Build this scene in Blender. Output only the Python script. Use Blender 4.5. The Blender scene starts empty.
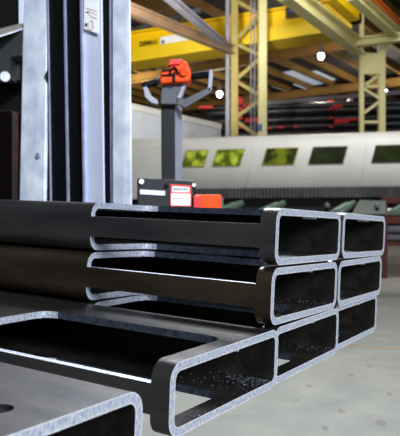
import bpy, bmesh, math, random
from mathutils import Matrix, Vector
random.seed(7)
scene = bpy.context.scene
COL = scene.collection
R = math.radians
HC = 1.1          # camera height above the floor
F = 636.0         # focal length in pixels of a 400 wide frame

# ------------------------------------------------------------------ camera
cam_d = bpy.data.cameras.new('camera'); cam = bpy.data.objects.new('camera', cam_d); COL.objects.link(cam)
cam.location = (0, 0, HC); cam.rotation_euler = (R(90), 0, 0)
cam_d.sensor_fit = 'HORIZONTAL'; cam_d.sensor_width = 36.0; cam_d.lens = F/400*36.0
cam_d.clip_start = 0.02; cam_d.clip_end = 200
cam_d.dof.use_dof = True; cam_d.dof.focus_distance = 0.8; cam_d.dof.aperture_fstop = 17
scene.camera = cam

# ------------------------------------------------------------------ world and lights
w = bpy.data.worlds.new('world'); scene.world = w; w.use_nodes = True
w.node_tree.nodes['Background'].inputs[0].default_value = (0.75, 0.85, 1.0, 1)
w.node_tree.nodes['Background'].inputs[1].default_value = 0.16

def area(name, loc, target, size, power, color=(1, 1, 1), size_y=None):
    l = bpy.data.lights.new(name, 'AREA'); l.energy = power; l.color = color
    l.size = size
    if size_y: l.shape = 'RECTANGLE'; l.size_y = size_y
    o = bpy.data.objects.new(name, l); COL.objects.link(o); o.location = loc
    o.rotation_euler = (Vector(target)-Vector(loc)).to_track_quat('-Z', 'Y').to_euler()
    return o
area('key_light', (2.7, -3.0, 3.0), (0.0, 1.0, 1.0), 1.8, 225, (0.86, 0.92, 1.0), 1.8)  # added bluish key lamp for the tube ends; no door is built
area('machine_overhead_fill', (2.4, 9.6, 6.4), (1.6, 12.7, 2.0), 4.5, 300, (1.0, 0.97, 0.92), 2.0)  # added area lamp out of view, brightens the machine from above
area('crane_fill_light', (5.5, 4.0, 3.2), (1.0, 16.0, 6.6), 3.0, 150, (1.0, 0.98, 0.94), 2.5)  # added fill for crane, beams and cabinet fronts, not a real door
area('stack_sheen_light', (0.6, 4.4, 4.6), (0.0, 0.9, 0.9), 2.0, 320, (0.92, 0.96, 1.0), 1.4)  # added lamp behind the stack, gives tube tops sheen and leaves sides dark

sp = bpy.data.lights.new('mast_fill_spot', 'SPOT'); sp.energy = 1350; sp.color = (0.9, 0.95, 1.0); sp.spot_size = R(27); sp.spot_blend = 0.12; sp.shadow_soft_size = 0.12  # added narrow spot, brightens the mast only and clears the tubes
so = bpy.data.objects.new('mast_fill_spot', sp); COL.objects.link(so); so.location = (1.6, -2.2, 3.4)
so.rotation_euler = (Vector((-0.25, 1.8, 2.1))-so.location).to_track_quat('-Z', 'Y').to_euler()

sp = bpy.data.lights.new('crane_fill_spot', 'SPOT'); sp.energy = 2000; sp.color = (1.0, 0.97, 0.9); sp.spot_size = R(58); sp.spot_blend = 0.6; sp.shadow_soft_size = 0.3  # added unseen spot that brightens the left of the crane girder
so = bpy.data.objects.new('crane_fill_spot', sp); COL.objects.link(so); so.location = (-0.6, 9.0, 3.6)
so.rotation_euler = (Vector((-0.9, 16.0, 5.6))-so.location).to_track_quat('-Z', 'Y').to_euler()

vs = scene.view_settings
vs.view_transform = 'Standard'; vs.look = 'None'; vs.exposure = 0.0; vs.gamma = 1.0; vs.use_curve_mapping = False

# ------------------------------------------------------------------ materials
def srgb(c):
    return tuple(((v/255)/12.92 if v/255 <= 0.04045 else ((v/255+0.055)/1.055)**2.4) for v in c)
def mat(name, c1, c2=None, rough=0.5, metal=0.0, scale=8.0, bump=0.0, bscale=None, stretch=(1, 1, 1), detail=4.0,
        emit=None, estr=0.0, lo=0.35, hi=0.65, spec=0.5):
    m = bpy.data.materials.new(name); m.use_nodes = True
    nt = m.node_tree; b = nt.nodes['Principled BSDF']; L = nt.links
    c1 = srgb(c1)+(1,)
    c2 = srgb(c2)+(1,) if c2 else c1
    tc = nt.nodes.new('ShaderNodeTexCoord'); mp = nt.nodes.new('ShaderNodeMapping'); mp.inputs['Scale'].default_value = stretch
    L.new(tc.outputs['Object'], mp.inputs['Vector'])
    no = nt.nodes.new('ShaderNodeTexNoise'); no.inputs['Scale'].default_value = scale; no.inputs['Detail'].default_value = detail
    L.new(mp.outputs[0], no.inputs['Vector'])
    rp = nt.nodes.new('ShaderNodeValToRGB'); rp.color_ramp.elements[0].position = lo; rp.color_ramp.elements[1].position = hi
    rp.color_ramp.elements[0].color = c1; rp.color_ramp.elements[1].color = c2
    L.new(no.outputs['Fac'], rp.inputs['Fac']); L.new(rp.outputs['Color'], b.inputs['Base Color'])
    b.inputs['Roughness'].default_value = rough; b.inputs['Metallic'].default_value = metal
    b.inputs['Specular IOR Level'].default_value = spec
    if bump:
        n2 = nt.nodes.new('ShaderNodeTexNoise'); n2.inputs['Scale'].default_value = bscale or scale*3; n2.inputs['Detail'].default_value = 6
        L.new(mp.outputs[0], n2.inputs['Vector'])
        bp = nt.nodes.new('ShaderNodeBump'); bp.inputs['Strength'].default_value = bump; bp.inputs['Distance'].default_value = 0.002
        L.new(n2.outputs['Fac'], bp.inputs['Height']); L.new(bp.outputs['Normal'], b.inputs['Normal'])
    if emit:
        b.inputs['Emission Color'].default_value = srgb(emit)+(1,); b.inputs['Emission Strength'].default_value = estr
    return m
M = {}
M['scale_grey'] = mat('mill_scale_grey', (78, 77, 78), (104, 101, 99), rough=0.34, metal=0.75, scale=9, stretch=(0.6, 3, 3), bump=0.25, bscale=120)
M['scale_brown'] = mat('mill_scale_brown', (70, 60, 48), (104, 88, 70), rough=0.34, metal=0.75, scale=8, stretch=(0.7, 3, 3), bump=0.25, bscale=120)
M['scale_light'] = mat('mill_scale_worn', (84, 84, 87), (112, 110, 110), rough=0.4, metal=0.5, scale=14, stretch=(0.6, 2, 2), bump=0.2, bscale=150)
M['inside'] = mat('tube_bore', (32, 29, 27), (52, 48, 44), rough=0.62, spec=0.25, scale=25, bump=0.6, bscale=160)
M['cut'] = mat('saw_cut_steel', (164, 178, 212), (246, 250, 255), rough=0.45, metal=0.3, scale=330, lo=0.3, hi=0.68, bump=0.5, bscale=500, detail=3, stretch=(1, 1, .6))
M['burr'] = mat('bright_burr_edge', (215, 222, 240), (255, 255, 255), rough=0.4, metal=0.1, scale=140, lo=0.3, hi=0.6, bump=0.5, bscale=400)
M['slot'] = mat('shaded_cut_steel', (50, 58, 74), (86, 96, 114), rough=0.45, metal=0.3, scale=200, bump=0.4, bscale=500)  # slot edges turned from the light: their shade is put into the colour
M['galv'] = mat('galvanised_steel', (188, 198, 218), (228, 234, 246), rough=0.5, metal=0.1, scale=16, bump=0.15, bscale=60)
M['galv_plain'] = mat('painted_grey_steel', (186, 194, 216), (196, 204, 224), rough=0.5, metal=0.1, scale=6)
M['black'] = mat('black_steel', (5, 5, 6), (8, 8, 10), rough=0.6, scale=20, spec=0.12)
M['edge'] = mat('worn_steel_edge', (150, 155, 185), (170, 175, 205), rough=0.4, metal=0.4, scale=30)
M['rust'] = mat('rusty_dark_steel', (34, 24, 21), (92, 44, 26), rough=0.8, spec=0.2, scale=12, lo=0.5, hi=0.75, bump=0.4)
M['dark'] = mat('dark_grey_steel', (34, 36, 38), (46, 48, 49), rough=0.65, spec=0.25, scale=10, bump=0.2)
M['taupe'] = mat('taupe_steel', (92, 88, 82), (108, 103, 96), rough=0.6, scale=10)
M['white'] = mat('machine_white', (196, 198, 192), (206, 208, 203), rough=0.45, scale=1.5)
M['cabgrey'] = mat('cabinet_grey', (178, 184, 194), (188, 194, 204), rough=0.5, scale=2)
M['skirt'] = mat('rubber_skirt', (62, 64, 64), (82, 84, 84), rough=0.8, scale=3)
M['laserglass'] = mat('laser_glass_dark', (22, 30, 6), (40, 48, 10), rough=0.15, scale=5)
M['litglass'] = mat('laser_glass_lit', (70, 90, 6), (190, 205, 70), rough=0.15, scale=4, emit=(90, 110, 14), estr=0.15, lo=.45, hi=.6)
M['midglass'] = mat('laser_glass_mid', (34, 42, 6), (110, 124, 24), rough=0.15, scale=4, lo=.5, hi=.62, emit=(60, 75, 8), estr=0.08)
M['yellow'] = mat('crane_yellow', (236, 192, 0), (244, 202, 6), rough=0.45, scale=1.2)
M['yellow_pale'] = mat('crane_yellow_pale', (232, 196, 24), (238, 204, 40), rough=0.5, scale=1.2)
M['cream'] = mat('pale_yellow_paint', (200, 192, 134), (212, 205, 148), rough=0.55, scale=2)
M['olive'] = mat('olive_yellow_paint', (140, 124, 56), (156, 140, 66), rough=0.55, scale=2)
M['brown'] = mat('brown_beam', (108, 86, 66), (132, 104, 76), rough=0.7, scale=2)
M['purlin'] = mat('ochre_purlin', (118, 88, 38), (140, 106, 48), rough=0.75, scale=1)
M['deck'] = mat('roof_deck', (38, 39, 44), (52, 53, 58), rough=0.8, scale=0.6)
M['skylight'] = mat('skylight_sheet', (190, 200, 215), (205, 212, 222), rough=0.5, scale=1, emit=(180, 195, 215), estr=0.5)
M['steelgrey'] = mat('grey_beam', (112, 112, 122), (130, 130, 138), rough=0.6, scale=2)
M['wall'] = mat('hall_wall', (64, 58, 46), (82, 74, 58), rough=0.9, scale=0.4)
M['concrete'] = mat('concrete', (138, 139, 133), (156, 156, 149), rough=0.75, scale=3.5, bump=0.15, bscale=30, lo=0.3, hi=0.7, detail=8)
M['joint'] = mat('floor_joint', (178, 148, 96), (164, 138, 96), rough=0.9, scale=4)
M['spot'] = mat('floor_stain', (130, 128, 122), (136, 133, 128), rough=0.9, scale=10)
M['red'] = mat('red_paint', (222, 8, 18), (232, 14, 24), rough=0.5, scale=2)
M['maroon'] = mat('maroon_primer', (74, 24, 20), (92, 30, 24), rough=0.7, scale=6)
M['orange'] = mat('orange_plastic', (216, 62, 4), (226, 72, 6), rough=0.6, spec=0.25, scale=4)
M['orange_beam'] = mat('orange_beam', (214, 112, 44), (224, 124, 52), rough=0.5, scale=2)
M['tiller'] = mat('tiller_grey', (56, 58, 66), (66, 68, 76), rough=0.5, scale=6)
M['tillerlight'] = mat('tiller_light_grey', (128, 130, 146), (146, 148, 162), rough=0.5, scale=6)
M['charcoal'] = mat('charcoal_paint', (9, 11, 17), (15, 17, 25), rough=0.55, spec=0.25, scale=9)
M['labelwhite'] = mat('label_white', (232, 234, 238), (240, 242, 244), rough=0.5, scale=5)
M['labelred'] = mat('label_red', (214, 34, 30), (220, 40, 34), rough=0.5, scale=5)
M['ink'] = mat('print_ink', (44, 44, 60), (60, 60, 76), rough=0.6, scale=5)
M['inkpale'] = mat('print_pale', (150, 150, 160), (165, 165, 175), rough=0.6, scale=5)
M['inkorange'] = mat('print_orange', (214, 150, 100), (220, 160, 110), rough=0.6, scale=5)
M['blue'] = mat('navy_hoist', (24, 38, 84), (32, 48, 96), rough=0.5, scale=3)
M['bluepaint'] = mat('blue_marking', (50, 80, 150), (60, 90, 160), rough=0.6, scale=3)
M['pipe'] = mat('dark_pipe', (34, 36, 40), (60, 60, 64), rough=0.35, metal=0.3, scale=3)
M['green'] = mat('green_edge', (92, 138, 120), (100, 148, 130), rough=0.5, scale=3)
M['tablegrey'] = mat('table_grey', (84, 92, 88), (98, 106, 102), rough=0.6, scale=3)
M['lamp'] = mat('lamp_glow', (255, 255, 255), rough=0.5, emit=(235, 242, 255), estr=14)
M['flake'] = mat('steel_shavings', (120, 130, 160), (220, 226, 240), rough=0.35, metal=0.5, scale=300)

# ------------------------------------------------------------------ helpers
def at(px, py, d):
    return Vector(((px-200)/F*d, d, HC-(py-218)/F*d))
class MB:
    def __init__(s): s.bm = bmesh.new()
    def hull(s, bot, top, mi=0):
        """prism between two corresponding rings of points"""
        a = [s.bm.verts.new(p) for p in bot]; b = [s.bm.verts.new(p) for p in top]; n = len(a)
        fs = [s.bm.faces.new(a[::-1]), s.bm.faces.new(b)]
        for i in range(n): fs.append(s.bm.faces.new((a[i], a[(i+1) % n], b[(i+1) % n], b[i])))
        for f in fs: f.material_index = mi
        return s
    def box(s, x0, x1, y0, y1, z0, z1, mi=0):
        return s.hull([(x0, y0, z0), (x1, y0, z0), (x1, y1, z0), (x0, y1, z0)], [(x0, y0, z1), (x1, y0, z1), (x1, y1, z1), (x0, y1, z1)], mi)
    def slab(s, pts, off, mi=0):
        off = Vector(off); return s.hull([Vector(p) for p in pts], [Vector(p)+off for p in pts], mi)
    def bar(s, a, b, wd, ht, up=(0, 0, 1), mi=0):
        a = Vector(a); b = Vector(b); d = (b-a).normalized(); u = Vector(up)
        sd = d.cross(u).normalized(); u = sd.cross(d).normalized()
        r = [sd*wd/2*i+u*ht/2*j for i, j in ((-1, -1), (1, -1), (1, 1), (-1, 1))]
        return s.hull([a+q for q in r], [b+q for q in r], mi)
    def ibeam(s, a, b, wd, ht, t, up=(0, 0, 1)):
        a = Vector(a); b = Vector(b); d = (b-a).normalized(); u = Vector(up)
        sd = d.cross(u).normalized(); u = sd.cross(d).normalized()
        pr = [(-wd/2, -ht/2), (wd/2, -ht/2), (wd/2, -ht/2+t), (t/2, -ht/2+t), (t/2, ht/2-t), (wd/2, ht/2-t), (wd/2, ht/2), (-wd/2, ht/2), (-wd/2, ht/2-t), (-t/2, ht/2-t), (-t/2, -ht/2+t), (-wd/2, -ht/2+t)]
        r = [sd*i+u*j for i, j in pr]
        return s.hull([a+q for q in r], [b+q for q in r])
    def tube(s, pts, r, n=12, mi=0):
        pts = [Vector(p) for p in pts]; rings = []
        for i, p in enumerate(pts):
            d = (pts[min(i+1, len(pts)-1)]-pts[max(i-1, 0)]).normalized()
            u = Vector((0, 0, 1)) if abs(d.z) < 0.9 else Vector((1, 0, 0))
            sd = d.cross(u).normalized(); u = sd.cross(d)
            rr = r[i] if isinstance(r, (list, tuple)) else r
            rings.append([s.bm.verts.new(p+(sd*math.cos(2*math.pi*k/n)+u*math.sin(2*math.pi*k/n))*rr) for k in range(n)])
        for a, b in zip(rings, rings[1:]):
            for k in range(n): s.bm.faces.new((a[k], a[(k+1) % n], b[(k+1) % n], b[k])).material_index = mi
        s.bm.faces.new(rings[0][::-1]).material_index = mi; s.bm.faces.new(rings[-1]).material_index = mi
        return s
    def sphere(s, c, r, mi=0):
        o = bmesh.ops.create_uvsphere(s.bm, u_segments=16, v_segments=10, radius=r, matrix=Matrix.Translation(c))
        return s
    def build(s, name, mats, parent=None, bevel=0.0, smooth=True):
        bmesh.ops.recalc_face_normals(s.bm, faces=s.bm.faces)
        me = bpy.data.meshes.new(name); s.bm.to_mesh(me); s.bm.free()
        for m in (mats if isinstance(mats, (list, tuple)) else [mats]): me.materials.append(m)
        if smooth:
            me.polygons.foreach_set('use_smooth', [True]*len(me.polygons)); me.set_sharp_from_angle(angle=R(35))
        o = bpy.data.objects.new(name, me); COL.objects.link(o)
        if parent:
            o.parent = parent
            mw = parent_world(parent)
            o.matrix_parent_inverse = mw.inverted()
        if bevel:
            b = o.modifiers.new('bevel', 'BEVEL'); b.width = bevel; b.segments = 2; b.limit_method = 'ANGLE'
        return o
def parent_world(o):
    m = o.matrix_basis.copy()
    if o.parent: m = parent_world(o.parent) @ o.matrix_parent_inverse @ m
    return m
def tag(o, label=None, cat=None, group=None, kind=None):
    if label: o['label'] = label
    if cat: o['category'] = cat
    if group: o['group'] = group
    if kind: o['kind'] = kind
    return o
def empty(name, loc, label, cat, group=None):
    o = bpy.data.objects.new(name, None); COL.objects.link(o); o.location = loc; o.empty_display_size = 0.1
    return tag(o, label, cat, group)
def struct(mb, name, m, **k):
    return tag(mb.build(name, m, **k), kind='structure')
def text_part(body, name, parent, origin, xdir, updir, height, m, depth=0.01, width=None):
    cu = bpy.data.curves.new('letters', 'FONT'); cu.body = body; cu.size = 1.0; cu.extrude = 0.0; cu.offset = 0.025
    tmp = bpy.data.objects.new('letters', cu); COL.objects.link(tmp)
    bpy.context.view_layer.update()
    me = bpy.data.meshes.new_from_object(tmp.evaluated_get(bpy.context.evaluated_depsgraph_get()))
    bpy.data.objects.remove(tmp); bpy.data.curves.remove(cu)
    bm = bmesh.new(); bm.from_mesh(me); bpy.data.meshes.remove(me)
    xs = [v.co.x for v in bm.verts]; ys = [v.co.y for v in bm.verts]
    x = Vector(xdir).normalized(); u = Vector(updir).normalized(); n = x.cross(u)
    sy = height/(max(ys)-min(ys)); sx = (width/(max(xs)-min(xs))) if width else sy
    x0, y0 = min(xs), min(ys)
    for v in bm.verts: v.co = Vector(origin)+x*(v.co.x-x0)*sx+u*(v.co.y-y0)*sy
    r = bmesh.ops.extrude_face_region(bm, geom=bm.faces[:])
    for g in r['geom']:
        if isinstance(g, bmesh.types.BMVert): g.co += n*depth
    mb = MB(); mb.bm.free(); mb.bm = bm
    return mb.build(name, m, parent, smooth=False)

# directions of the hall: U runs away to the right, V runs right and nearer
U = Vector((0.568, 0.823, 0)); V = Vector((0.823, -0.568, 0)); UP = Vector((0, 0, 1))

# ------------------------------------------------------------------ the setting
struct(MB().box(-30, 34, -6, 40, -0.2, 0.0), 'floor', M['concrete'], smooth=False)
struct(MB().box(-30, 34, 39, 39.3, 0, 8.2), 'wall_back', M['wall'], smooth=False)
struct(MB().box(-14.3, -14, 3, 39, 0, 8.2), 'wall_left', M['wall'], smooth=False)
ZR = 7.3
deck = MB()
deck.slab([Vector((-14, 6, ZR+0.35)), Vector((34, 6, ZR+0.35)), Vector((34, 39.3, ZR+0.35)), Vector((-14, 39.3, ZR+0.35))], (0, 0, 0.15))
struct(deck, 'ceiling', M['deck'], smooth=False)
n = 0
def clipline(p, d):
    """part of the line p + t d inside the hall"""
    t0, t1 = -60, 60
    for k, lo, hi in ((0, -13.9, 33.9), (1, 6.1, 38.9)):
        if abs(d[k]) < 1e-6: continue
        a, b = sorted(((lo-p[k])/d[k], (hi-p[k])/d[k])); t0 = max(t0, a); t1 = min(t1, b)
    return (p+d*t0, p+d*t1) if t1-t0 > 2 else None
for i in range(-15, 22):
    c = clipline(Vector((2, 22, ZR+0.2))+V*(i*1.15), U)
    if c:
        n += 1; struct(MB().bar(c[0], c[1], 0.13, 0.26), 'trim_%d' % n, M['purlin'], smooth=False)
for i in range(-2, 3):
    c = clipline(Vector((2, 24.5, ZR-0.1))+U*(i*7.2), V)
    if c:
        n += 1; struct(MB().ibeam(c[0], c[1], 0.2, 0.36, 0.04), 'trim_%d' % n, M['purlin'], smooth=False)
for i, (px, py, L_) in enumerate(((283, 72, 1.8), (293, 84, 1.6), (272, 86, 1.4), (306, 72, 1.2), (248, 98, 1.2))):
    d = (ZR+0.33-HC)*F/(218-py); p = at(px, py, d)
    struct(MB().slab([p, p+U*L_*1.8, p+U*L_*1.8+V*0.5, p+V*0.5], (0, 0, -0.03)), 'window_%d' % (i+1), M['skylight'], smooth=False)
a, b = at(300, 342, 636*1.1/124), at(430, 352, 636*1.1/134)
struct(MB().bar(a+(a-b), b+(b-a), 0.035, 0.004), 'trim_%d' % (n+1), M['joint'], smooth=False)

# floor stains
for k, (px, py, r) in enumerate(((341, 411, .035), (309, 386, .03), (381, 423, .04), (351, 375, .03), (296, 400, .022), (389, 394, .03), (370, 366, .04), (325, 428, .03))):
    d = HC*F/(py-218); c = at(px, py, d); mb = MB()
    ring = [(c.x+r*random.uniform(.7, 1.2)*.7*math.cos(t*math.pi/6), c.y+r*random.uniform(.7, 1.2)*1.1*math.sin(t*math.pi/6), 0.0) for t in range(12)]
    mb.slab(ring, (0, 0, 0.001))
    where = ['nearest the bottom right, left of centre', 'just under the stacked tubes', 'in the lower right corner', 'halfway up the bare floor', 'closest to the tube ends', 'at the right edge', 'just below the floor joint', 'at the bottom edge'][k]
    tag(mb.build('oil_spot', M['spot'], smooth=False), 'faint dark oil spot on concrete floor, '+where, 'stain', 'oil spots on the concrete floor')

# ------------------------------------------------------------------ overhead crane
crane = empty('overhead_crane', at(200, 40, 16), 'long yellow overhead crane girder with lettering under the roof', 'crane')
DX = Vector((0, 1, 0))
def band(mb, p0, p1, d0, d1, off, thick):
    """p0/p1: (px, ytop, ybot) at two ends"""
    q = [at(p0[0], p0[2], d0), at(p1[0], p1[2], d1), at(p1[0], p1[1], d1), at(p0[0], p0[1], d0)]
    mb.slab([v+DX*off for v in q], DX*thick); return mb
cd = lambda px: 1/(1/17.0+(px-130)*(1/14.9-1/17.0)/210)
ycr = lambda y0, px: y0-0.153*(px-130)
x0, x1 = 60, 352
band(MB(), (x0, ycr(33, x0), ycr(49, x0)), (x1, ycr(33, x1)-3, ycr(49, x1)), cd(x0), cd(x1), 0.25, 0.5).build('girder_web', M['yellow'], crane, smooth=False)
band(MB(), (x0, ycr(49, x0), ycr(62, x0)), (x1, ycr(49, x1), ycr(62, x1)), cd(x0), cd(x1), 0.0, 1.0).build('lower_girder', M['yellow_pale'], crane, smooth=False)
band(MB(), (x0, ycr(31, x0), ycr(33, x0)), (x1, ycr(31, x1)-3, ycr(33, x1)-3), cd(x0), cd(x1), 0.1, 0.8).build('top_flange', M['yellow'], crane, smooth=False)
def onweb(px, dy): return at(px, ycr(33, px)+dy, cd(px))+DX*0.24
px0, px1 = 139, 157
text_part('DEMAG', 'lettering', crane, onweb(px0, 12.6), (onweb(px1, 12.6)-onweb(px0, 12.6)), UP, 0.13, M['black'], 0.01, (onweb(px1, 12)-onweb(px0, 12)).length)
MB().slab([onweb(160, 14.5), onweb(189, 14.5), onweb(187, 5.5), onweb(160, 6.5)], DX*-0.02).build('sign_plate', M['labelwhite'], crane, smooth=False)
MB().slab([onweb(161, 13.5), onweb(164, 13.5), onweb(164, 10), onweb(161, 10)], DX*-0.03).build('sign_mark', M['bluepaint'], crane, smooth=False)

ho = empty('hoist_trolley', at(298, 10, 14.6), 'small navy blue hoist trolley on the crane girder', 'hoist')
MB().slab([at(288, 13, 14.5), at(309, 10, 14.5), at(309, -2, 14.5), at(288, 1, 14.5)], (0, .5, 0)).build('hoist_body', M['blue'], ho, bevel=.03)
MB().tube([at(291, 4, 14.4), at(306, 2, 14.4)], 0.1).build('hoist_drum', M['blue'], ho)

# runway beams and braces
def beam(label, a, b, wd, ht, m, name='runway_beam', cat='beam', t=.03):
    return tag(MB().ibeam(a, b, wd, ht, t).build(name, m, smooth=False), label, cat)
beam('brown steel beam crossing in front of the crane girder to the lattice column', at(112, 2, 11.3), at(231, 50, 15.0), .16, .2, M['brown'], t=.03)
beam('grey steel brace rising up and left from the lattice column', at(165, -6, 11.6), at(227, 47, 15.0), .13, .15, M['steelgrey'], 'roof_brace', 'brace')
beam('pale yellow runway beam coming down to the right lattice column', at(285, -10, 11.4), at(358, 47, 15.0), .26, .34, M['cream'])
beam('pale yellow runway beam at the upper right corner', at(352, -6, 12.0), at(400, 37, 15.0), .2, .22, M['cream'])
beam('orange beam at the upper right edge beside pale runway beam', at(368, -4, 12.6), at(398, 24, 14.8), .16, .14, M['orange_beam'])
beam('pale yellow header beam across the top of the right lattice column', at(352, 43, 14.9), at(404, 37, 14.6), .2, .19, M['cream'], 'header_beam')
beam('thin grey beam rising behind the crane girder at left', at(124, 34, 19), at(200, 10, 17), .12, .12, M['steelgrey'], 'roof_brace', 'brace')
yb = empty('crane_end_carriage', at(345, 12, 13.8), 'short bright yellow crane end carriage above the pale runway beam', 'crane part')
MB().bar(at(330, -6, 12.8), at(354, 16, 13.8), .25, .24).build('carriage_body', M['yellow'], yb, bevel=.01)
MB().bar(at(354, 17, 13.8), at(357, 20, 13.95), .22, .2).build('buffer', M['black'], yb)

# ------------------------------------------------------------------ lattice columns
def post(mb, px, wpx, ytop, d, depth=.12, ybot=None):
    hw = wpx/F*d/2; c = (px-200)/F*d; zt = at(px, ytop, d).z
    zb = 0 if ybot is None else at(px, ybot, d).z
    return mb.box(c-hw, c+hw, d, d+depth, zb, zt)
dA = 15.2
ca = empty('lattice_column', (at(246, 218, dA).x, dA, 0), 'pale yellow lattice column standing behind the white machine, left one', 'column', 'lattice columns of the hall')
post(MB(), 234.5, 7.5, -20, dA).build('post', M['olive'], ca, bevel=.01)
post(MB(), 262.5, 9, -20, dA, .16).build('post', M['cream'], ca, bevel=.01)
for (p, q) in (((238, 38), (259, 16)), ((238, 45), (259, 55)), ((237, 79), (259, 59)), ((237, 82), (259, 95)), ((236, 117), (259, 101)), ((237, 122), (259, 137)), ((238, 2), (259, 14))):
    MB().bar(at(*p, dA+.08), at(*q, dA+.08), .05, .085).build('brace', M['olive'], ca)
for k in range(4):
    y = 166+k*45
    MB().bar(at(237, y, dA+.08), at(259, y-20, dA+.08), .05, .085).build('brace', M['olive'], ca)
MB().slab([at(258, 131, dA-.01), at(262, 131, dA-.01), at(262, 124, dA-.01), at(258, 124, dA-.01)], (0, -.01, 0)).build('stencil_mark', M['bluepaint'], ca)
tag(post(MB(), 227.6, 4, -20, 15.0, .1).build('downpipe', M['steelgrey'], bevel=.01), 'slim grey vertical pipe beside the left lattice column', 'pipe')
for i, px in enumerate((251, 254.5)):
    tag(MB().tube([at(px, -15, 14.8), at(px, 175, 14.8)], 0.018, 6).build('hoist_cable', M['steelgrey']), ['left of two thin cables hanging within the left lattice column', 'right of two thin cables hanging within the left lattice column'][i], 'cable', 'hoist cables')
dB = 15.0
cb = empty('lattice_column', (at(372, 218, dB).x, dB, 0), 'pale yellow lattice column with top plate at the right, behind machine', 'column', 'lattice columns of the hall')
post(MB(), 362, 4.5, 8, dB).build('post', M['cream'], cb, bevel=.01)
post(MB(), 382.5, 6.5, 40, dB, .16).build('post', M['cream'], cb, bevel=.01)
MB().slab([at(360, 74, dB-.02), at(383, 74, dB-.02), at(383, 53, dB-.02), at(367, 53, dB-.02), at(360, 59, dB-.02)], (0, .03, 0)).build('gusset_plate', M['cream'], cb)
for (p, q) in (((364, 86), (380, 74)), ((364, 89), (380, 99)), ((364, 113), (380, 101)), ((362, 122), (382, 122)), ((364, 86.5), (380, 86.5))):
    MB().bar(at(*p, dB+.08), at(*q, dB+.08), .05, .06).build('brace', M['cream'], cb)
for k in range(4):
    MB().bar(at(364, 150+k*40, dB+.08), at(380, 130+k*40, dB+.08), .05, .06).build('brace', M['cream'], cb)
MB().slab([at(384, 48, dB), at(392, 34, dB), at(397, 34, dB), at(397, 41, dB), at(387, 50, dB)], (0, .1, 0)).build('knee_bracket', M['cream'], cb)

# ------------------------------------------------------------------ high bay lamps
for px, py, d, r, lab in ((321, 56, 20, .1, 'bright high bay lamp hanging under roof beams, top centre right'), (385, 92.5, 27, .125, 'bright high bay lamp beside the right lattice column'),
                      (219.5, 94, 27, .12, 'bright high bay lamp just right of the stacker tiller handle'), (128.5, 88, 27, .08, 'high bay lamp half hidden behind the mast edge')):
    c = at(px, py, d); lo = empty('high_bay_lamp', c, lab, 'lamp', 'high bay lamps')
    MB().sphere(c, r).build('bulb', M['lamp'], lo)
    MB().tube([c+Vector((0, 0, r*.7)), c+Vector((0, 0, r*1.5)), c+Vector((0, 0, r*3))], [r*1.2, r*.9, r*.5]).build('housing', M['steelgrey'], lo)
    MB().tube([c+Vector((0, 0, r*3)), Vector((c.x, c.y, ZR+.36))], .015, 6).build('hanging_rod', M['steelgrey'], lo)
    pl = bpy.data.lights.new('lamp_light', 'POINT'); pl.energy = 260; pl.color = (1, .9, .75); pl.shadow_soft_size = r
    po = bpy.data.objects.new('lamp_light', pl); COL.objects.link(po); po.location = c-Vector((0, 0, r*1.6))

# ------------------------------------------------------------------ storage rack with pipes behind the machine
dR = 20.0
uprights = []
for i, px in enumerate((240, 331, 408)):
    u = empty('cantilever_rack_upright', (at(px, 218, dR).x, dR, 0), ['red cantilever rack upright behind the left lattice column', 'red cantilever rack upright with pipes, mid right', 'red cantilever rack upright past the right edge'][i], 'rack', 'red rack uprights')
    uprights.append(u)
    post(MB(), px, 4.5, 97, dR+.5, .25).build('post', M['red'], u)
    for j, y in enumerate((108, 117, 126)):
        MB().hull([at(px-1.5, y+2, dR-1.2), at(px+2, y+2, dR-1.2), at(px+2, y+3.5, dR+.5), at(px-1.5, y+3.5, dR+.5)], [at(px-1.5, y, dR-1.2), at(px+2, y, dR-1.2), at(px+2, y-3, dR+.5), at(px-1.5, y-3, dR+.5)]).build('arm', M['red'], u)
labs = ['topmost', 'second', 'third', 'fourth', 'fifth', 'sixth', 'seventh', 'lowest']
for k, (y, r, mm) in enumerate(((106, .10, 'pipe'), (111, .12, 'pipe'), (115.5, .1, 'dark'), (119.5, .1, 'pipe'), (123, .08, 'steelgrey'), (126.5, .1, 'pipe'), (130, .1, 'dark'), (134, .12, 'pipe'))):
    o_ = .3*(k % 2)
    a, b = at(205+3*(k % 3), y+2.5, dR+.1-o_), at(430, y-4, dR-1.1-o_)
    tag(MB().tube([a, b], r, 14).build('steel_pipe', M[mm]), 'long dark steel pipe in the red rack, %s from top' % labs[k] if 0 < k < 7 else 'long dark steel pipe lying %s in the red rack' % labs[k], 'pipe', 'pipes in the rack')
tag(MB().bar(at(258, 104, dR-.5), at(430, 90, dR-1.2), .12, .12).build('rack_tie_beam', M['steelgrey']), 'pale grey horizontal tie beam along the top of the pipe rack', 'beam')
for k, (px, py, ww, hh, par) in enumerate(((281, 127, 5, 3, 1), (270, 128, 3, 2.4, 1), (296, 126.5, 3, 2.4, 1), (342, 121, 14, 5, 1), (338, 106, 9, 4, 1), (356, 119, 12, 3, 1), (250, 105, 12, 4, 0), (252, 120, 14, 5, 0), (206, 107, 14, 3, 0))):
    MB().slab([at(px-ww/2, py+hh/2, dR-1.7), at(px+ww/2, py+hh*.3, dR-1.7), at(px+ww/2, py-hh/2, dR-1.7), at(px-ww/2, py-hh*.4, dR-1.7)], (0, .15, 0)).build('end_plate', M['red'], uprights[par], bevel=.01)  # red end plates, grouped with the nearest upright
MB().tube([at(352, 98, 19.6), at(347, 106, 19.6)], [.07, .1]).build('work_light', M['labelwhite'], uprights[1])  # work light hung by the upright, plain white without glow

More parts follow.
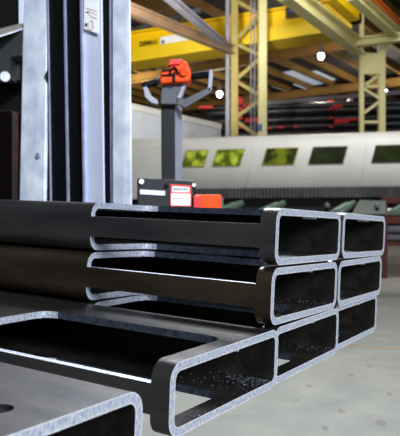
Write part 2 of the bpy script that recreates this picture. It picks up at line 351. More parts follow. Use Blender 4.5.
# ------------------------------------------------------------------ white enclosed machine with laser glass windows
PR = Vector((3.77, 12, 0)); PL = Vector((-.2, 13, 0)); E = (PR-PL).normalized(); NB = Vector((-E.y, E.x, 0))  # NB points away from the camera
def mx(px):
    """distance along the machine front where pixel column px meets it"""
    k = (px-200)/F
    # (PL + t E).x = k (PL + t E).y
    return (k*PL.y-PL.x)/(E.x-k*E.y)
mc = empty('laser_cutting_machine', PL+E*3, 'long white enclosed machine with yellow green windows behind the tubes', 'machine')
def mprof(prof, ta, tb):
    mb = MB(); ra = [PL+E*ta+NB*o+UP*z for o, z in prof]; rb = [PL+E*tb+NB*o+UP*z for o, z in prof]
    return mb.hull(ra, rb)
prof = [(0.10, 1.70), (0.06, 1.80), (0, 2.08), (0.10, 2.55), (0.16, 2.66), (0.26, 2.74), (0.42, 2.79), (0.7, 2.81), (1.0, 2.81), (1.0, 1.70)]
mprof(prof, mx(96), mx(470)).build('body', M['white'], mc)
mprof([(0.12, 1.50), (0.08, 1.70), (.9, 1.70), (.9, 1.50)], mx(180), mx(470)).build('skirt_rail', M['black'], mc)
sk = MB(); T0, T1 = mx(186), mx(470); N = 150
pts = [PL+E*(T0+(T1-T0)*i/N)+NB*(0.02+0.03*(i % 2)+random.uniform(0, .015)) for i in range(N+1)]
for a, b in zip(pts, pts[1:]):
    sk.slab([a+UP*1.50, b+UP*1.50, b+UP*1.70, a+UP*1.70], NB*.015)
sk.build('rubber_skirt', M['skirt'], mc, smooth=False)
for ta in (mx(190), mx(330), mx(455)):
    MB().slab([PL+E*ta+NB*.6, PL+E*(ta+.3)+NB*.6, PL+E*(ta+.3)+NB*.9, PL+E*ta+NB*.9], (0, 0, 1.52)).build('leg', M['black'], mc)
def flank(t, z, o=0.0):
    f = (z-2.08)/.47*.10 if z > 2.08 else 0
    return PL+E*t+NB*(f-o)+UP*z
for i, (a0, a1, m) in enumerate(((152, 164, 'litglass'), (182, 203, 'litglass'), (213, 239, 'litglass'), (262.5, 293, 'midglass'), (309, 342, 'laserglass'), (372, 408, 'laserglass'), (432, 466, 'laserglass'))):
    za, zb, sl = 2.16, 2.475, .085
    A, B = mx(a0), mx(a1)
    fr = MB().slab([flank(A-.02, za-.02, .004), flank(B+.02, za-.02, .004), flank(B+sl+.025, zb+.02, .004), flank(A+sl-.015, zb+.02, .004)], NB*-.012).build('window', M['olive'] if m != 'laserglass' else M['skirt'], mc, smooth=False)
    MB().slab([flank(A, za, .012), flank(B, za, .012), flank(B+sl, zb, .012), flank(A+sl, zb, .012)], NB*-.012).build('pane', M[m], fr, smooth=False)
for px in (248, 361):
    s = mx(px)
    mb = MB()
    for (z0, z1) in ((1.72, 2.08), (2.08, 2.55)):
        mb.slab([flank(s+(z0-1.7)*.12-.006, z0, .002), flank(s+(z0-1.7)*.12+.006, z0, .002), flank(s+(z1-1.7)*.12+.006, z1, .002), flank(s+(z1-1.7)*.12-.006, z1, .002)], NB*-.004)
    mb.build('panel_seam', M['cabgrey'], mc, smooth=False)
# rounded hood at the left end
hood = MB(); ra, rb = [], []
hp = [(-.35, .95), (-.40, 1.5), (-.36, 2.1), (-.22, 2.5), (0.0, 2.74), (.35, 2.86), (.95, 2.9), (.95, .95)]
hood.hull([PL+E*mx(70)+NB*o+UP*z for o, z in hp], [PL+E*(mx(172)+(o*.0))+NB*(o+.25 if o < .5 else o)+UP*(z-.08 if z > 2 else z) for o, z in hp])
hood.build('end_hood', M['white'], mc)
# grey cabinet behind
zc = 1.1+2.44*1.13; c0 = Vector((-1.43-.2, 13.6-.29, 0))*1.13; c1 = Vector((.54, 16.5, 0))*1.13; W2 = Vector((-.83, .57, 0))*1.6
gc = empty('machine_cabinet', c0, 'large grey cabinet rising behind the left end of the white machine', 'cabinet')
MB().hull([c0, c1, c1+W2, c0+W2], [c0+UP*(zc-.15), c1+UP*(zc-.15), c1+W2+UP*(zc-.15), c0+W2+UP*(zc-.15)]).build('cabinet_body', M['cabgrey'], gc, smooth=False)
o_ = V*.03
MB().hull([c0+o_+UP*(zc-.15), c1+o_+UP*(zc-.15), c1+W2+UP*(zc-.15), c0+W2+UP*(zc-.15)], [c0+o_+UP*zc, c1+o_+UP*zc, c1+W2+UP*zc, c0+W2+UP*zc]).build('cabinet_top', M['white'], gc, smooth=False)

# ------------------------------------------------------------------ support table, stands on the floor in front of the machine
st = empty('outfeed_table', (at(330, 218, 9).x, 9.2, 0), 'dark low outfeed table with pale green edged arms below the machine', 'table')
MB().slab([at(140, 214, 9.4), at(384, 214, 9.4), at(384, 207, 9.4), at(140, 207, 9.4)], (0, .12, 0)).build('table_rail', M['dark'], st)
MB().slab([at(352, 214, 8.9), at(386, 214, 8.9), at(386, 201, 9.2), at(360, 200, 9.2)], (0, .04, 0)).build('table_panel', M['tablegrey'], st)
for k, (xa, xb) in enumerate(((214, 242), (258, 284), (334, 354), (392, 412), (150, 180))):
    ar = MB().hull([at(xa-6, 215, 8.2), at(xa+8, 215, 8.2), at(xb+2, 205, 9.6), at(xb-9, 205, 9.6)], [at(xa-6, 212, 8.2), at(xa+8, 212, 8.2), at(xb+2, 202, 9.6), at(xb-9, 202, 9.6)]).build('arm', M['tablegrey'], st)
    MB().bar(at(xa+2, 211, 8.2), at(xb+0, 201.5, 9.6), .04, .03).build('arm_edge', M['green'], ar)
for px in (231, 327, 377):
    MB().tube([at(px, 214, 9.0), at(px, 206, 9.0)], .025).build('locating_pin', M['black'], st)
    MB().sphere(at(px, 205.5, 9.0), .04).build('pin_knob', M['steelgrey'], st)
for px in (160, 250, 340):
    MB().box(at(px, 0, 9.4).x-.05, at(px, 0, 9.4).x+.05, 9.4, 9.5, 0, 1.12).build('leg', M['black'], st)
MB().hull([(-3, 12.9, 0), (at(386, 0, 12.3).x, 12.3, 0), (at(386, 0, 12.3).x, 13.2, 0), (-3, 13.8, 0)], [(-3, 12.9, 1.48), (at(386, 0, 12.3).x, 12.3, 1.48), (at(386, 0, 12.3).x, 13.2, 1.48), (-3, 13.8, 1.48)]).build('base', M['black'], mc, smooth=False)

DSH = 11.6
rs = empty('red_support_stand', (at(390, 218, 11.6).x, 11.6, 0), 'maroon steel trestle with shelves at the right edge of picture', 'stand')
dS = 11.6
zt = at(0, 197, dS).z
for xa, dd in ((384.5, 0), (432, 0), (391, 1.0), (436, 1.0)):
    x_ = at(xa, 0, dS).x; MB().box(x_-.055, x_+.055, dS+dd, dS+dd+.09, 0, zt).build('leg', M['maroon'], rs)
for y, hh in ((200, 6), (220, 7), (244, 4)):
    MB().slab([at(382, y+hh/2, dS-.02), at(436, y+hh/2, dS-.02), at(436, y-hh/2, dS-.02), at(382, y-hh/2, dS-.02)], (0, .08, 0)).build('cross_bar', M['maroon'], rs)
MB().slab([at(388, 243, 12.0), at(440, 243, 12.0), at(440, 202, 12.0), at(388, 202, 12.0)], (0, .4, 0)).build('back_panel', M['black'], rs, smooth=False)
for k, (y, r) in enumerate(((211, .05), (229, .07), (237, .06))):
    tag(MB().tube([at(386, y, dS+.25), at(440, y+1, dS+.2)], r).build('steel_pipe', M['steelgrey' if k else 'labelwhite']), ['pale pipe on the upper shelf of the maroon trestle', 'grey pipe on the lower shelf of maroon trestle', 'grey pipe lowest in the maroon trestle'][k], 'pipe', 'pipes on the trestle')

# ------------------------------------------------------------------ pallet stacker: mast behind the tubes, battery box and tiller
inv = lambda px: .5263+(px-20)*.00069
BK = Vector((.525, .851, 0))
ps = empty('pallet_stacker', (at(100, 218, 1.75).x, 1.8, 0), 'grey pallet stacker with galvanised mast, battery box and orange tiller, behind the tubes', 'stacker')
def rail(xt0, xt1, xb0, xb1, off, th, m, name, ytop=-60, zb=.06, ybot=None, parent=None, bevel=.002, label=None):
    """vertical member from its pixel columns at y=7 and y=202"""
    P = []
    for (a, b) in ((xt0, xb0), (xt1, xb1)):
        d = 1/inv(b)+off; yb = 218+(HC-zb)*F/d if ybot is None else ybot
        fx = lambda y: a+(b-a)*(y-7)/195
        P.append((at(fx(yb), yb, d), at(fx(ytop), ytop, d)))
    (b0, t0), (b1, t1) = P
    o = MB().hull([b0, b1, b1+BK*th, b0+BK*th], [t0, t1, t1+BK*th, t0+BK*th]).build(name, m, parent or ps, bevel=bevel, smooth=False)
    if label: o['label'] = label
    return o
rail(23.5, 47, 19.5, 44, -.01, .012, M['galv'], 'mast_side_plate')
rail(46.5, 64.5, 49, 68, .006, .08, M['black'], 'mast_channel')
rail(63.5, 65.3, 66.8, 68.8, .0, .004, M['edge'], 'channel_flange', bevel=.0)
rail(64, 81, 67.5, 84, .006, .08, M['black'], 'mast_channel')
rail(46.8, 47.8, 49.8, 51.0, .0, .004, M['edge'], 'channel_flange', bevel=.0)
cv = rail(80, 101.5, 83, 104, -.001, .02, M['galv_plain'], 'mast_cover')
rail(80, 82, 83, 85, -.012, .02, M['edge'], 'channel_flange', bevel=.0)
rail(101, 110, 103, 111, .004, .02, M['black'], 'mast_channel')
rail(109.3, 111.5, 110.6, 112.6, .0, .004, M['edge'], 'channel_flange', bevel=.0)
rail(112.4, 129.8, 112.6, 131.3, -.01, .004, M['galv'], 'mast_side_plate')
# sticker on the mast cover
ds = 1/inv(92)-.02
def stq(px, py): return at(px, py, 1/inv(px)-.014)
sk_ = MB().slab([stq(84.3, 29), stq(99, 33.8), stq(99, -24), stq(84.3, -26)], BK*-.0012).build('pictogram_sticker', M['labelwhite'], cv, smooth=False)
def st2(px, py): return at(px, py, 1/inv(px)-.0162)
def stroke(a, b, wd, m, name='printed_line'):
    return MB().bar(st2(*a), st2(*b), .0006, wd, up=(0, 0, 1)).build(name, m, cv, smooth=False)
stroke((86.2, 12), (86.2, 23), .004, M['inkpale']); stroke((85, 24.5), (87.4, 25), .008, M['ink']); stroke((86, 12), (88.5, 12.6), .003, M['ink'])
stroke((88.5, 13.5), (92, 17), .002, M['inkpale']); stroke((92, 17), (97, 18.6), .002, M['inkpale']); stroke((88, 11), (97, 15), .0015, M['inkorange'])
stroke((92.6, 20.5), (92.8, 28.5), .005, M['inkpale']); stroke((86, 8), (97, 11.5), .002, M['inkpale']); stroke((85, -4), (97, -1), .004, M['ink'])
rg = MB(); c = st2(92.7, 24.5); ringp = [c+Vector((.0095*math.cos(t*math.pi/8), 0, .014*math.sin(t*math.pi/8))) for t in range(17)]
rg.tube(ringp, .0007, 5).build('printed_ring', M['inkorange'], cv)
# bolt, clip
b_ = at(38.5, 155.5, 1/inv(38)-.012)
MB().tube([b_, b_-BK*.004], [.0095, .008], 10).build('bolt', M['edge'], ps)
MB().slab([at(46.4, 78, 1/inv(46)-.014), at(47.2, 81, 1/inv(46)-.014), at(47.2, 70, 1/inv(46)-.014), at(44.8, 75, 1/inv(46)-.014)], BK*.01).build('cable_clip', M['black'], ps)
# carriage cross bars, chassis
A_, B_ = at(10, 250, 1/inv(10)+.03), at(128, 250, 1/inv(128)+.03)
MB().bar(A_, B_, .03, .12).build('fork_carriage', M['black'], ps)
A_, B_ = Vector((at(0, 218, 1.95).x, 2.0, .12)), Vector((at(150, 218, 1.7).x, 1.72, .12))
MB().bar(A_, B_, .12, .14).build('chassis', M['black'], ps)
# body with battery box
d1 = 2.0
def bx(px, py, o=0): return at(px, py, d1+(px-137)*.0010-o)
bb = MB().hull([bx(137, 330), bx(195.5, 330), bx(195.5, 330)+DX*.2, bx(137, 330)+DX*.2], [bx(137, 177.5), bx(195.5, 181), bx(195.5, 181)+DX*.2, bx(137, 177.5)+DX*.2]).build('battery_box', M['charcoal'], ps, bevel=.006, smooth=False)
q = lambda pts, off, name, m, o=.004: MB().slab([bx(*p_, off) for p_ in pts], BK*o).build(name, m, bb, smooth=False)
q([(140, 194), (164.5, 195.5), (164.5, 191), (140, 189.5)], .006, 'white_stripe', M['galv_plain'])
q([(170.5, 206), (190.8, 206.5), (190.8, 185.5), (170.5, 184.2)], .005, 'warning_label', M['labelred'])
q([(171.3, 205), (190, 205.5), (190, 194), (171.3, 193.5)], .0065, 'label_lower_field', M['labelwhite'])
q([(172.3, 191.8), (189, 192.2), (189, 187.3), (172.3, 186.3)], .0065, 'label_upper_field', M['labelwhite'])
for k in range(6): q([(173.5+k*2.5, 190.6), (175+k*2.5, 190.7), (175+k*2.5, 188.2), (173.5+k*2.5, 188)], .0075, 'label_print', M['ink'])
for k in range(4): q([(173+k*4, 199.5), (176+k*4, 199.6), (176+k*4, 197.6), (173+k*4, 197.5)], .0075, 'label_print', M['inkpale'])
MB().tube([bx(141.5, 181.5, .002), bx(141.5, 181.5, .014)], .008, 12).build('rivet', M['labelwhite'], bb)
MB().tube([bx(166, 186.5, .001), bx(166, 186.5, .004)], .0085, 12).build('knob_hole', M['black'], bb)
MB().tube([bx(194, 185, .002), bx(194, 185, .012)], .006, 12).build('rivet', M['labelwhite'], bb)
d2 = 2.05
ob = MB().hull([at(194, 300, d2), at(221.5, 300, d2), at(221.5, 300, d2)+DX*.12, at(194, 300, d2)+DX*.12], [at(194, 194.5, d2), at(221.5, 194.5, d2), at(221.5, 194.5, d2)+DX*.12, at(194, 194.5, d2)+DX*.12]).build('orange_cover', M['orange'], ps, bevel=.006, smooth=False)
MB().slab([at(193.4, 300, d2-.012), at(201, 300, d2-.012), at(201, 195.6, d2-.012), at(193.4, 195.6, d2-.012)], (0, .02, 0)).build('cover_flap', M['labelred'], ob, bevel=.004, smooth=False)
MB().hull([at(221.5, 300, d2+.01), at(223.5, 300, d2+.01), at(223.5, 300, d2+.12), at(221.5, 300, d2+.12)], [at(221.5, 197, d2+.01), at(223.5, 197, d2+.01), at(223.5, 197, d2+.12), at(221.5, 197, d2+.12)]).build('side_trim', M['tiller'], ps, smooth=False)
# tiller
dt = 2.12
tc = MB().hull([at(162.3, 330, dt), at(176, 330, dt), at(176, 330, dt)+DX*.07, at(162.3, 330, dt)+DX*.07], [at(161, 98, dt), at(175, 98, dt), at(175, 98, dt)+DX*.07, at(161, 98, dt)+DX*.07]).build('tiller_column', M['charcoal'], ps, bevel=.003, smooth=False)
MB().hull([at(175.8, 330, dt+.002), at(182.5, 330, dt+.06), at(182.7, 330, dt+.063), at(176, 330, dt+.005)], [at(175, 104, dt-.002), at(181.5, 104, dt+.058), at(181.9, 104, dt+.063), at(175.2, 104, dt+.005)]).build('column_side', M['tillerlight'], tc, smooth=False)
def pl(pts, d, th, name, m, par, bev=.0015): return MB().slab([at(x, y, d+(0 if len(r_) == 0 else r_[0])) for x, y, *r_ in pts], (0, th, 0)).build(name, m, par, bevel=bev, smooth=False)
pl([(160.5, 104), (176.5, 104.5), (177, 96), (184.5, 82), (176, 80), (163, 84), (161, 92)], dt-.03, .07, 'handle_mount', M['tiller'], tc, .003)
pl([(176.8, 98), (181, 98), (187, 82), (184, 81)], dt-.032, .05, 'mount_side', M['tillerlight'], tc, .001)
# left guard arm
pl([(143, 86.5), (147, 86.5), (151.5, 96), (157.5, 100), (158, 104), (152, 103), (145, 97)], dt-.02, .04, 'hand_guard', M['tillerlight'], tc)
# right guard arm
pl([(181, 103), (185, 108), (211, 92.5), (211, 86.5), (184, 99)], dt-.03, .012, 'hand_guard', M['tiller'], tc)
pl([(207.5, 90), (211.5, 91), (213.2, 74), (211.5, 69), (209.4, 70)], dt-.03, .045, 'hand_guard', M['tillerlight'], tc)
pl([(177, 104), (185, 108), (186, 99), (178, 98)], dt-.034, .02, 'guard_joint', M['tiller'], tc)
# head
hd = pl([(160.5, 83.5), (176, 82), (188.5, 81.5), (191, 76), (190.5, 70), (187, 62), (182.5, 59.5), (171, 61), (169, 69), (161, 71), (159.8, 76)], dt-.06, .1, 'tiller_head', M['orange'], tc, .006)
pl([(168, 65), (180, 64), (183, 59), (170, 59.5)], dt-.07, .1, 'head_top', M['labelred'], tc, .002)
pl([(161.5, 76), (172.5, 75.3), (172.5, 73.7), (161.5, 74.5)], dt-.066, .01, 'head_groove', M['black'], tc, 0)
pl([(161.5, 71.5), (172.5, 70), (173.5, 68.3), (163, 69.7)], dt-.066, .01, 'head_groove', M['black'], tc, 0)
arcp = [at(174+4.2*math.cos(t), 76-8.5*math.sin(t), dt-.068) for t in [math.pi*.9*k/8+.25 for k in range(9)]]
MB().tube(arcp, .0035, 8).build('head_trim', M['black'], tc)
MB().slab([at(172.8, 81.5, dt-.068), at(175.2, 81.5, dt-.068), at(175.2, 72, dt-.068), at(172.8, 72, dt-.068)], (0, .012, 0)).build('rocker_switch', M['black'], tc)
MB().tube([at(184, 72, dt-.075), at(184, 72, dt-.05)], [.012, .016], 14).build('thumb_wheel', M['orange'], tc)
MB().tube([at(187, 77, dt), at(189, 77, dt), at(190, 76.5, dt), at(209, 74.3, dt-.01)], [.010, .012, .0125, .0125], 14).build('grip', M['black'], tc)
MB().tube([at(143.5, 85.5, dt-.015), at(146, 85, dt-.01), at(149, 84.2, dt-.005), at(160, 81, dt)], [.010, .0125, .0115, .0115], 14).build('grip', M['black'], tc)
for (x, y) in ((158.3, 81.5), (160.2, 80.8), (189.5, 76.4)): MB().tube([at(x-.7, y+.15, dt), at(x+.7, y-.15, dt)], .0135, 14).build('grip_ring', M['steelgrey'], tc)

# ------------------------------------------------------------------ dark rack and rusty block at the far left, behind the mast
rk = empty('dark_steel_frame', at(-10, 218, 2.7), 'dark steel frame with grey beam at the left edge behind the mast', 'frame')
MB().hull([at(-60, 55, 2.35), at(22.5, 18+10.3, 2.75), at(22.5, 28.3, 2.9), at(-60, 55, 2.5)], [at(-60, 44, 2.35), at(22.5, 23, 2.75), at(22.5, 23, 2.9), at(-60, 44, 2.5)]).build('top_beam', M['taupe'], rk, smooth=False)
MB().hull([at(-60, 56.5, 2.34), at(22.5, 29.5, 2.74), at(22.5, 29.5, 2.76), at(-60, 56.5, 2.36)], [at(-60, 55, 2.34), at(22.5, 28.3, 2.74), at(22.5, 28.3, 2.76), at(-60, 55, 2.36)]).build('lit_beam_edge', M['galv'], rk, smooth=False)  # pale strip paints the light along the beam's lower edge
pl([(-60, 78), (10, 78), (10, 57), (21, 55), (24, 28), (-60, 55)], 2.75, .1, 'web_plate', M['dark'], rk, 0)
pl([(10, 80), (24, 80), (24, 55), (10, 57)], 2.86, .05, 'recess_plate', M['black'], rk, 0)
pl([(14, 80), (19, 80), (19, 63), (16, 65)], 2.84, .02, 'hook', M['dark'], rk, 0)
pl([(-60, 240), (30, 240), (30, -40), (-60, -40)], 3.0, .2, 'back_plate', M['black'], rk, 0)
pl([(18.8, 24), (22.5, 23), (22.5, -20), (18.8, -20)], 2.95, .03, 'post', M['galv_plain'], rk, 0)
MB().tube([at(5, 76.5, 2.70), at(5, 76.5, 2.85)], .021, 16).build('round_boss', M['galv'], rk)
MB().box(at(10, 0, 2.95).x-.1, at(10, 0, 2.95).x+.1, 2.9, 3.0, 0, 1.2).build('leg', M['black'], rk)
rb_ = empty('rusty_steel_block', (at(0, 218, 2.3).x, 2.4, 0), 'rusty dark steel box section standing left of the mast', 'steel section')
MB().hull([Vector((at(-60, 0, 2.2).x, 2.2, 0)), Vector((at(12, 0, 2.3).x, 2.3, 0)), Vector((at(12, 0, 2.3).x, 2.6, 0)), Vector((at(-60, 0, 2.2).x, 2.6, 0))],
          [at(-60, 112, 2.2), at(12, 110, 2.3), at(12, 110, 2.3)+Vector((0, .3, 0)), at(-60, 112, 2.2)+Vector((0, .4, 0))]).build('front_face', M['rust'], rb_, bevel=.004, smooth=False)
MB().hull([Vector((at(12, 0, 2.36).x, 2.36, 0)), Vector((at(24, 0, 2.4).x, 2.4, 0)), Vector((at(24, 0, 2.4).x, 2.6, 0)), Vector((at(12, 0, 2.36).x, 2.6, 0))],
          [at(12, 112, 2.36), at(24, 112, 2.4), at(24, 112, 2.4)+Vector((0, .2, 0)), at(12, 112, 2.36)+Vector((0, .24, 0))]).build('side_flange', M['black'], rb_, bevel=.002, smooth=False)

# ------------------------------------------------------------------ the stack of rectangular tubes
# stack frame: x along the tubes (ends near 0), y across the stack away from the camera, z up; the load leans by about two degrees
c_loc = Vector((0.34883, -0.75577, -0.00965)); rx, ry, rz = 1.5646, -0.03864, 0.55259
Rfit = Matrix.Rotation(rz, 4, 'Z') @ Matrix.Rotation(ry, 4, 'Y') @ Matrix.Rotation(rx, 4, 'X')
S = Matrix.Translation((0, 0, HC)) @ Matrix.Rotation(R(90), 4, 'X') @ Rfit.inverted() @ Matrix.Translation(-c_loc)
TW, TH, TT, TR = 0.25, 0.0756, 0.0095, 0.0185
NS = 7
def tube_mesh(name, length, windows, mats, hole=None):
    """rectangular hollow section; x from -length to 0, y 0..TW, z -TH..0. windows: (x0, x1) slots cut through top and bottom walls and the near corners"""
    D, YO, RC = 0.0221, 0.148, 0.022
    P = []   # (outer, inner, kind, s) going round; kind: which slot the node belongs to
    def arc(cy, cz, a0):
        return [((cy+TR*math.cos(a0+math.pi/2*k/NS), cz+TR*math.sin(a0+math.pi/2*k/NS)), (cy+(TR-TT)*math.cos(a0+math.pi/2*k/NS), cz+(TR-TT)*math.sin(a0+math.pi/2*k/NS))) for k in range(NS+1)]
    inset = lambda y: None if y > YO+1e-9 else (0 if y < YO-RC else RC-math.sqrt(max(0, RC*RC-(y-(YO-RC))**2)))
    ys = sorted([TR+.02, .06, .09, .12]+[YO-RC+RC*math.sin(math.pi/2*k/6) for k in range(7)]+[.19, .21])
    hs = []
    if hole:
        hs = [hole[1]+hole[2]*math.sin(math.pi*(k/10-.5)) for k in range(11)]
        ys = sorted([y for y in ys if not (hs[0] <= y <= hs[-1])]+hs)
    # near side upwards
    P += [((0, -TH+D), (TT, -TH+D), 'b'), ((0, -TH/2), (TT, -TH/2), ''), ((0, -D), (TT, -D), 't')]
    nodes = [(o, i, f, 0) for (o, i, f) in P]
    nodes += [(o, i, 't', 0) for o, i in [(a, b) for a, b in arc(TR, -TR, math.pi)[0:0]]]
    for k in range(NS+1):
        a = math.pi-math.pi/2*k/NS
        nodes.append(((TR+TR*math.cos(a), -TR+TR*math.sin(a)), (TR+(TR-TT)*math.cos(a), -TR+(TR-TT)*math.sin(a)), 't', 0))
    for y in ys:
        s = inset(y); nodes.append(((y, 0), (y, -TT), 't' if s is not None else '', s or 0))
    for k in range(NS+1):
        a = math.pi/2-math.pi/2*k/NS
        nodes.append(((TW-TR+TR*math.cos(a), -TR+TR*math.sin(a)), (TW-TR+(TR-TT)*math.cos(a), -TR+(TR-TT)*math.sin(a)), '', 0))
    for k in range(NS+1):
        a = -math.pi/2*k/NS
        nodes.append(((TW-TR+TR*math.cos(a), -TH+TR+TR*math.sin(a)), (TW-TR+(TR-TT)*math.cos(a), -TH+TR+(TR-TT)*math.sin(a)), '', 0))
    for y in reversed(ys):
        s = inset(y); nodes.append(((y, -TH), (y, -TH+TT), 'b' if s is not None else '', s or 0))
    for k in range(NS+1):
        a = -math.pi/2-math.pi/2*k/NS
        nodes.append(((TR+TR*math.cos(a), -TH+TR+TR*math.sin(a)), (TR+(TR-TT)*math.cos(a), -TH+TR+(TR-TT)*math.sin(a)), 'b', 0))
    N = len(nodes)
    wins = list(windows)
    K = 2+2*len(wins)+(2 if hole else 0)
    bm = bmesh.new(); vo, vi = [], []
    for (o, i, f, s) in nodes:
        xs = [0.0]
        if hole:
            y = o[0]; dx = math.sqrt(max(0, hole[2]**2-(y-hole[1])**2)) if (o[1] == 0) else 0
            xs += [hole[0]+dx, hole[0]-dx]
        for (a, b) in wins: xs += [a-s, b+s]
        xs += [-length]
        vo.append([bm.verts.new((x, o[0], o[1])) for x in xs]); vi.append([bm.verts.new((x, i[0], i[1])) for x in xs])
    def solid(i, k):
        i %= N; j = (i+1) % N
        if k < 0 or k >= K-1: return False
        h = 2 if hole else 0
        if hole and k == 1:
            yo = nodes[i][0][0], nodes[j][0][0]
            return not (nodes[i][0][1] == 0 and nodes[j][0][1] == 0 and all(hs[0]-1e-9 <= y <= hs[-1]+1e-9 for y in yo))
        kk = k-h
        if kk >= 1 and kk % 2 == 1 and wins:
            fi, fj = nodes[i][2], nodes[j][2]
            return not (fi and fi == fj)
        return True
    def quad(a, b, c, d, m):
        vs_ = []
        for v in (a, b, c, d):
            if v not in vs_: vs_.append(v)
        try: bm.faces.new(vs_).material_index = m
        except ValueError: pass
    for i in range(N):
        j = (i+1) % N
        for k in range(K-1):
            if not solid(i, k): continue
            quad(vo[i][k], vo[i][k+1], vo[j][k+1], vo[j][k], 0)
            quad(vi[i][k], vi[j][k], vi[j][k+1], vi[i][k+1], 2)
            if k == 0:
                def mid(n_, f, dx=0.0):
                    a_, b_ = vo[n_][0].co, vi[n_][0].co
                    return bm.verts.new(a_.lerp(b_, f)+Vector((dx, 0, 0)))
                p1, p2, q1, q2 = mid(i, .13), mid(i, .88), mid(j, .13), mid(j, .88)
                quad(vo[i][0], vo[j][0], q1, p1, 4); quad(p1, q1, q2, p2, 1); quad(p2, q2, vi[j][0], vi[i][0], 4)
            elif not solid(i, k-1): quad(vo[i][k], vo[j][k], vi[j][k], vi[i][k], 2 if hole and k == 2 else 1)
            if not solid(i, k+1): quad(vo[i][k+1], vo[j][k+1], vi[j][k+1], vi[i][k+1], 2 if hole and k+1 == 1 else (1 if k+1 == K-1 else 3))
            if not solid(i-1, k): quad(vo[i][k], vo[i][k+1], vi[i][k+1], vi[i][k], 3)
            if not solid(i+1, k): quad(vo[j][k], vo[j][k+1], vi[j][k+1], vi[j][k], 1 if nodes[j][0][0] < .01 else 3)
    bmesh.ops.remove_doubles(bm, verts=bm.verts, dist=1e-6)
    bmesh.ops.recalc_face_normals(bm, faces=bm.faces)
    me = bpy.data.meshes.new(name); bm.to_mesh(me); bm.free()
    for m in mats: me.materials.append(m)
    me.polygons.foreach_set('use_smooth', [True]*len(me.polygons)); me.set_sharp_from_angle(angle=R(30))
    return me
LEN = 1.5
WIN = [(-0.0228, -0.3156)]
def seam_mesh():
    mb = MB(); y0 = TW*.56
    for a, b in ((0.0, -0.021), (-.318, -LEN)):
        mb.hull([(a-.0005, y0-.0022, -TT+.0005), (a-.0005, y0+.0022, -TT+.0005), (a-.0005, y0+.0008, -TT-.0026), (a-.0005, y0-.0008, -TT-.0026)],
                [(b, y0-.0022, -TT+.0005), (b, y0+.0022, -TT+.0005), (b, y0+.0008, -TT-.0026), (b, y0-.0008, -TT-.0026)])
    bmesh.ops.recalc_face_normals(mb.bm, faces=mb.bm.faces)
    me = bpy.data.meshes.new('weld_seam'); mb.bm.to_mesh(me); mb.bm.free(); me.materials.append(M['cut']); return me
seam = seam_mesh()
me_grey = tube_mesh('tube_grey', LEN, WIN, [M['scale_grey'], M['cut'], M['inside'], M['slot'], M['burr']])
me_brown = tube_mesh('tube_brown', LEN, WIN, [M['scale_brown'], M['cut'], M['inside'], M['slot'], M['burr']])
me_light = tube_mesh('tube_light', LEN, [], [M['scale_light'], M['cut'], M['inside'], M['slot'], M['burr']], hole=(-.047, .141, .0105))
g, gz, sy2, sy3 = 0.00097, 0.0014, -0.0036, 0.007
tubes = [  # key, x, y, z(top), roll, mesh, label
 ('A1', 0, 0-.0011, .0016, -.0073, me_grey, 'dark slotted rectangular steel tube, top layer, beside the narrow tube at its right'),
 ('B1', .0029, TW+g, .0006, -.0112, me_grey, 'rectangular steel tube at the far right of the top layer'),
 ('A2', -.0014, sy2-.001, -(TH+gz)-.0004, -.0087, me_brown, 'brownish slotted rectangular steel tube, middle layer, front of its pair'),
 ('B2', 0, sy2+TW+g, -(TH+gz)-.0008, .0014, me_grey, 'rectangular steel tube at the far right of the middle layer'),
 ('A3', 0, sy3, -2*(TH+gz)-.0007, .0088, me_grey, 'rectangular steel tube in the bottom layer, between the front tube and far right tube'),
 ('B3', -.0094, sy3+TW+g, -2*(TH+gz)+.0004, .0094, me_grey, 'rectangular steel tube at the far right of the bottom layer'),
 ('C3', .0059, sy3-TW-g+.0014, -2*(TH+gz)-.0015, .0094, me_grey, 'slotted rectangular steel tube, front of the bottom layer, with shavings inside'),
 ('D3', .040, -.583, -2*(TH+gz), .0, me_light, 'worn grey rectangular steel tube with round hole, nearest, lower left corner'),
]
obs = {}
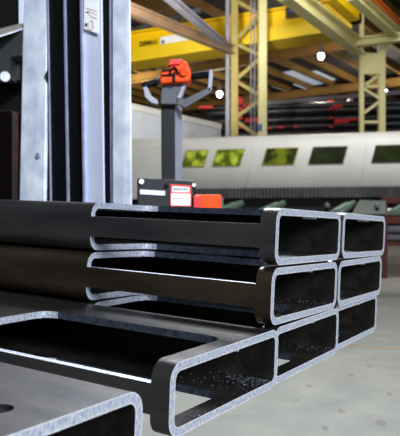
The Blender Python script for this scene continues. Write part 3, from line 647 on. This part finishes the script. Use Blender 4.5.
for key, x, y, z, ro, me, lab in tubes:
    o = bpy.data.objects.new('rectangular_steel_tube', me); COL.objects.link(o)
    m = S @ Matrix.Translation((x, y, z)) @ Matrix.Translation((0, TW/2, -TH/2)) @ Matrix.Rotation(ro, 4, 'X') @ Matrix.Translation((0, -TW/2, TH/2))
    o.matrix_world = m
    tag(o, lab, 'steel tube', 'rectangular steel tubes in the stack')
    if key != 'D3':
        s = bpy.data.objects.new('weld_seam', seam); COL.objects.link(s); s.parent = o
    obs[key] = m
# shavings lying in two of the tubes
for key, n_, lab in (('C3', 240, 'bright steel shavings scattered inside the front bottom tube'), ('A3', 80, 'steel shavings inside the second tube of the bottom layer'), ('A2', 60, 'fine steel shavings inside the brownish middle tube')):
    mb = MB()
    for k in range(n_):
        y = min(TW-.02, max(.02, random.gauss(.215, .02))) if k % 3 else random.uniform(.02, TW-.02)
        x = -abs(random.gauss(0, .035))-.002 if k % 3 else -random.uniform(.002, .12)
        if y < .155 and x < -.022: continue
        h = TH-TT
        r = random.uniform(.0004, .0015); c = Vector((x, y, -h+.0002)); a = random.uniform(0, 6.28)
        v1 = Vector((math.cos(a), math.sin(a), random.uniform(-.0, .5)))*r*1.6; v2 = Vector((-math.sin(a), math.cos(a), random.uniform(0, .6)))*r*.5
        mb.slab([c, c+v1, c+v1+v2, c+v2], (0, 0, .0004))
    for v in mb.bm.verts: v.co = obs[key] @ v.co
    tag(mb.build('steel_shavings', M['flake'], smooth=False), lab, 'shavings', kind='stuff')
# forks of the stacker that carry the load
for x0_ in (-.62, -1.12):
    mb = MB(); zf = -3*(TH+gz)-.0015
    mb.hull([(x0_-.05, -.66, zf-.012), (x0_+.05, -.66, zf-.012), (x0_+.05, .56, zf-.04), (x0_-.05, .56, zf-.04)], [(x0_-.05, -.66, zf), (x0_+.05, -.66, zf), (x0_+.05, .56, zf), (x0_-.05, .56, zf)])
    for v in mb.bm.verts: v.co = S @ v.co
    mb.build('fork', M['black'], ps, smooth=False)
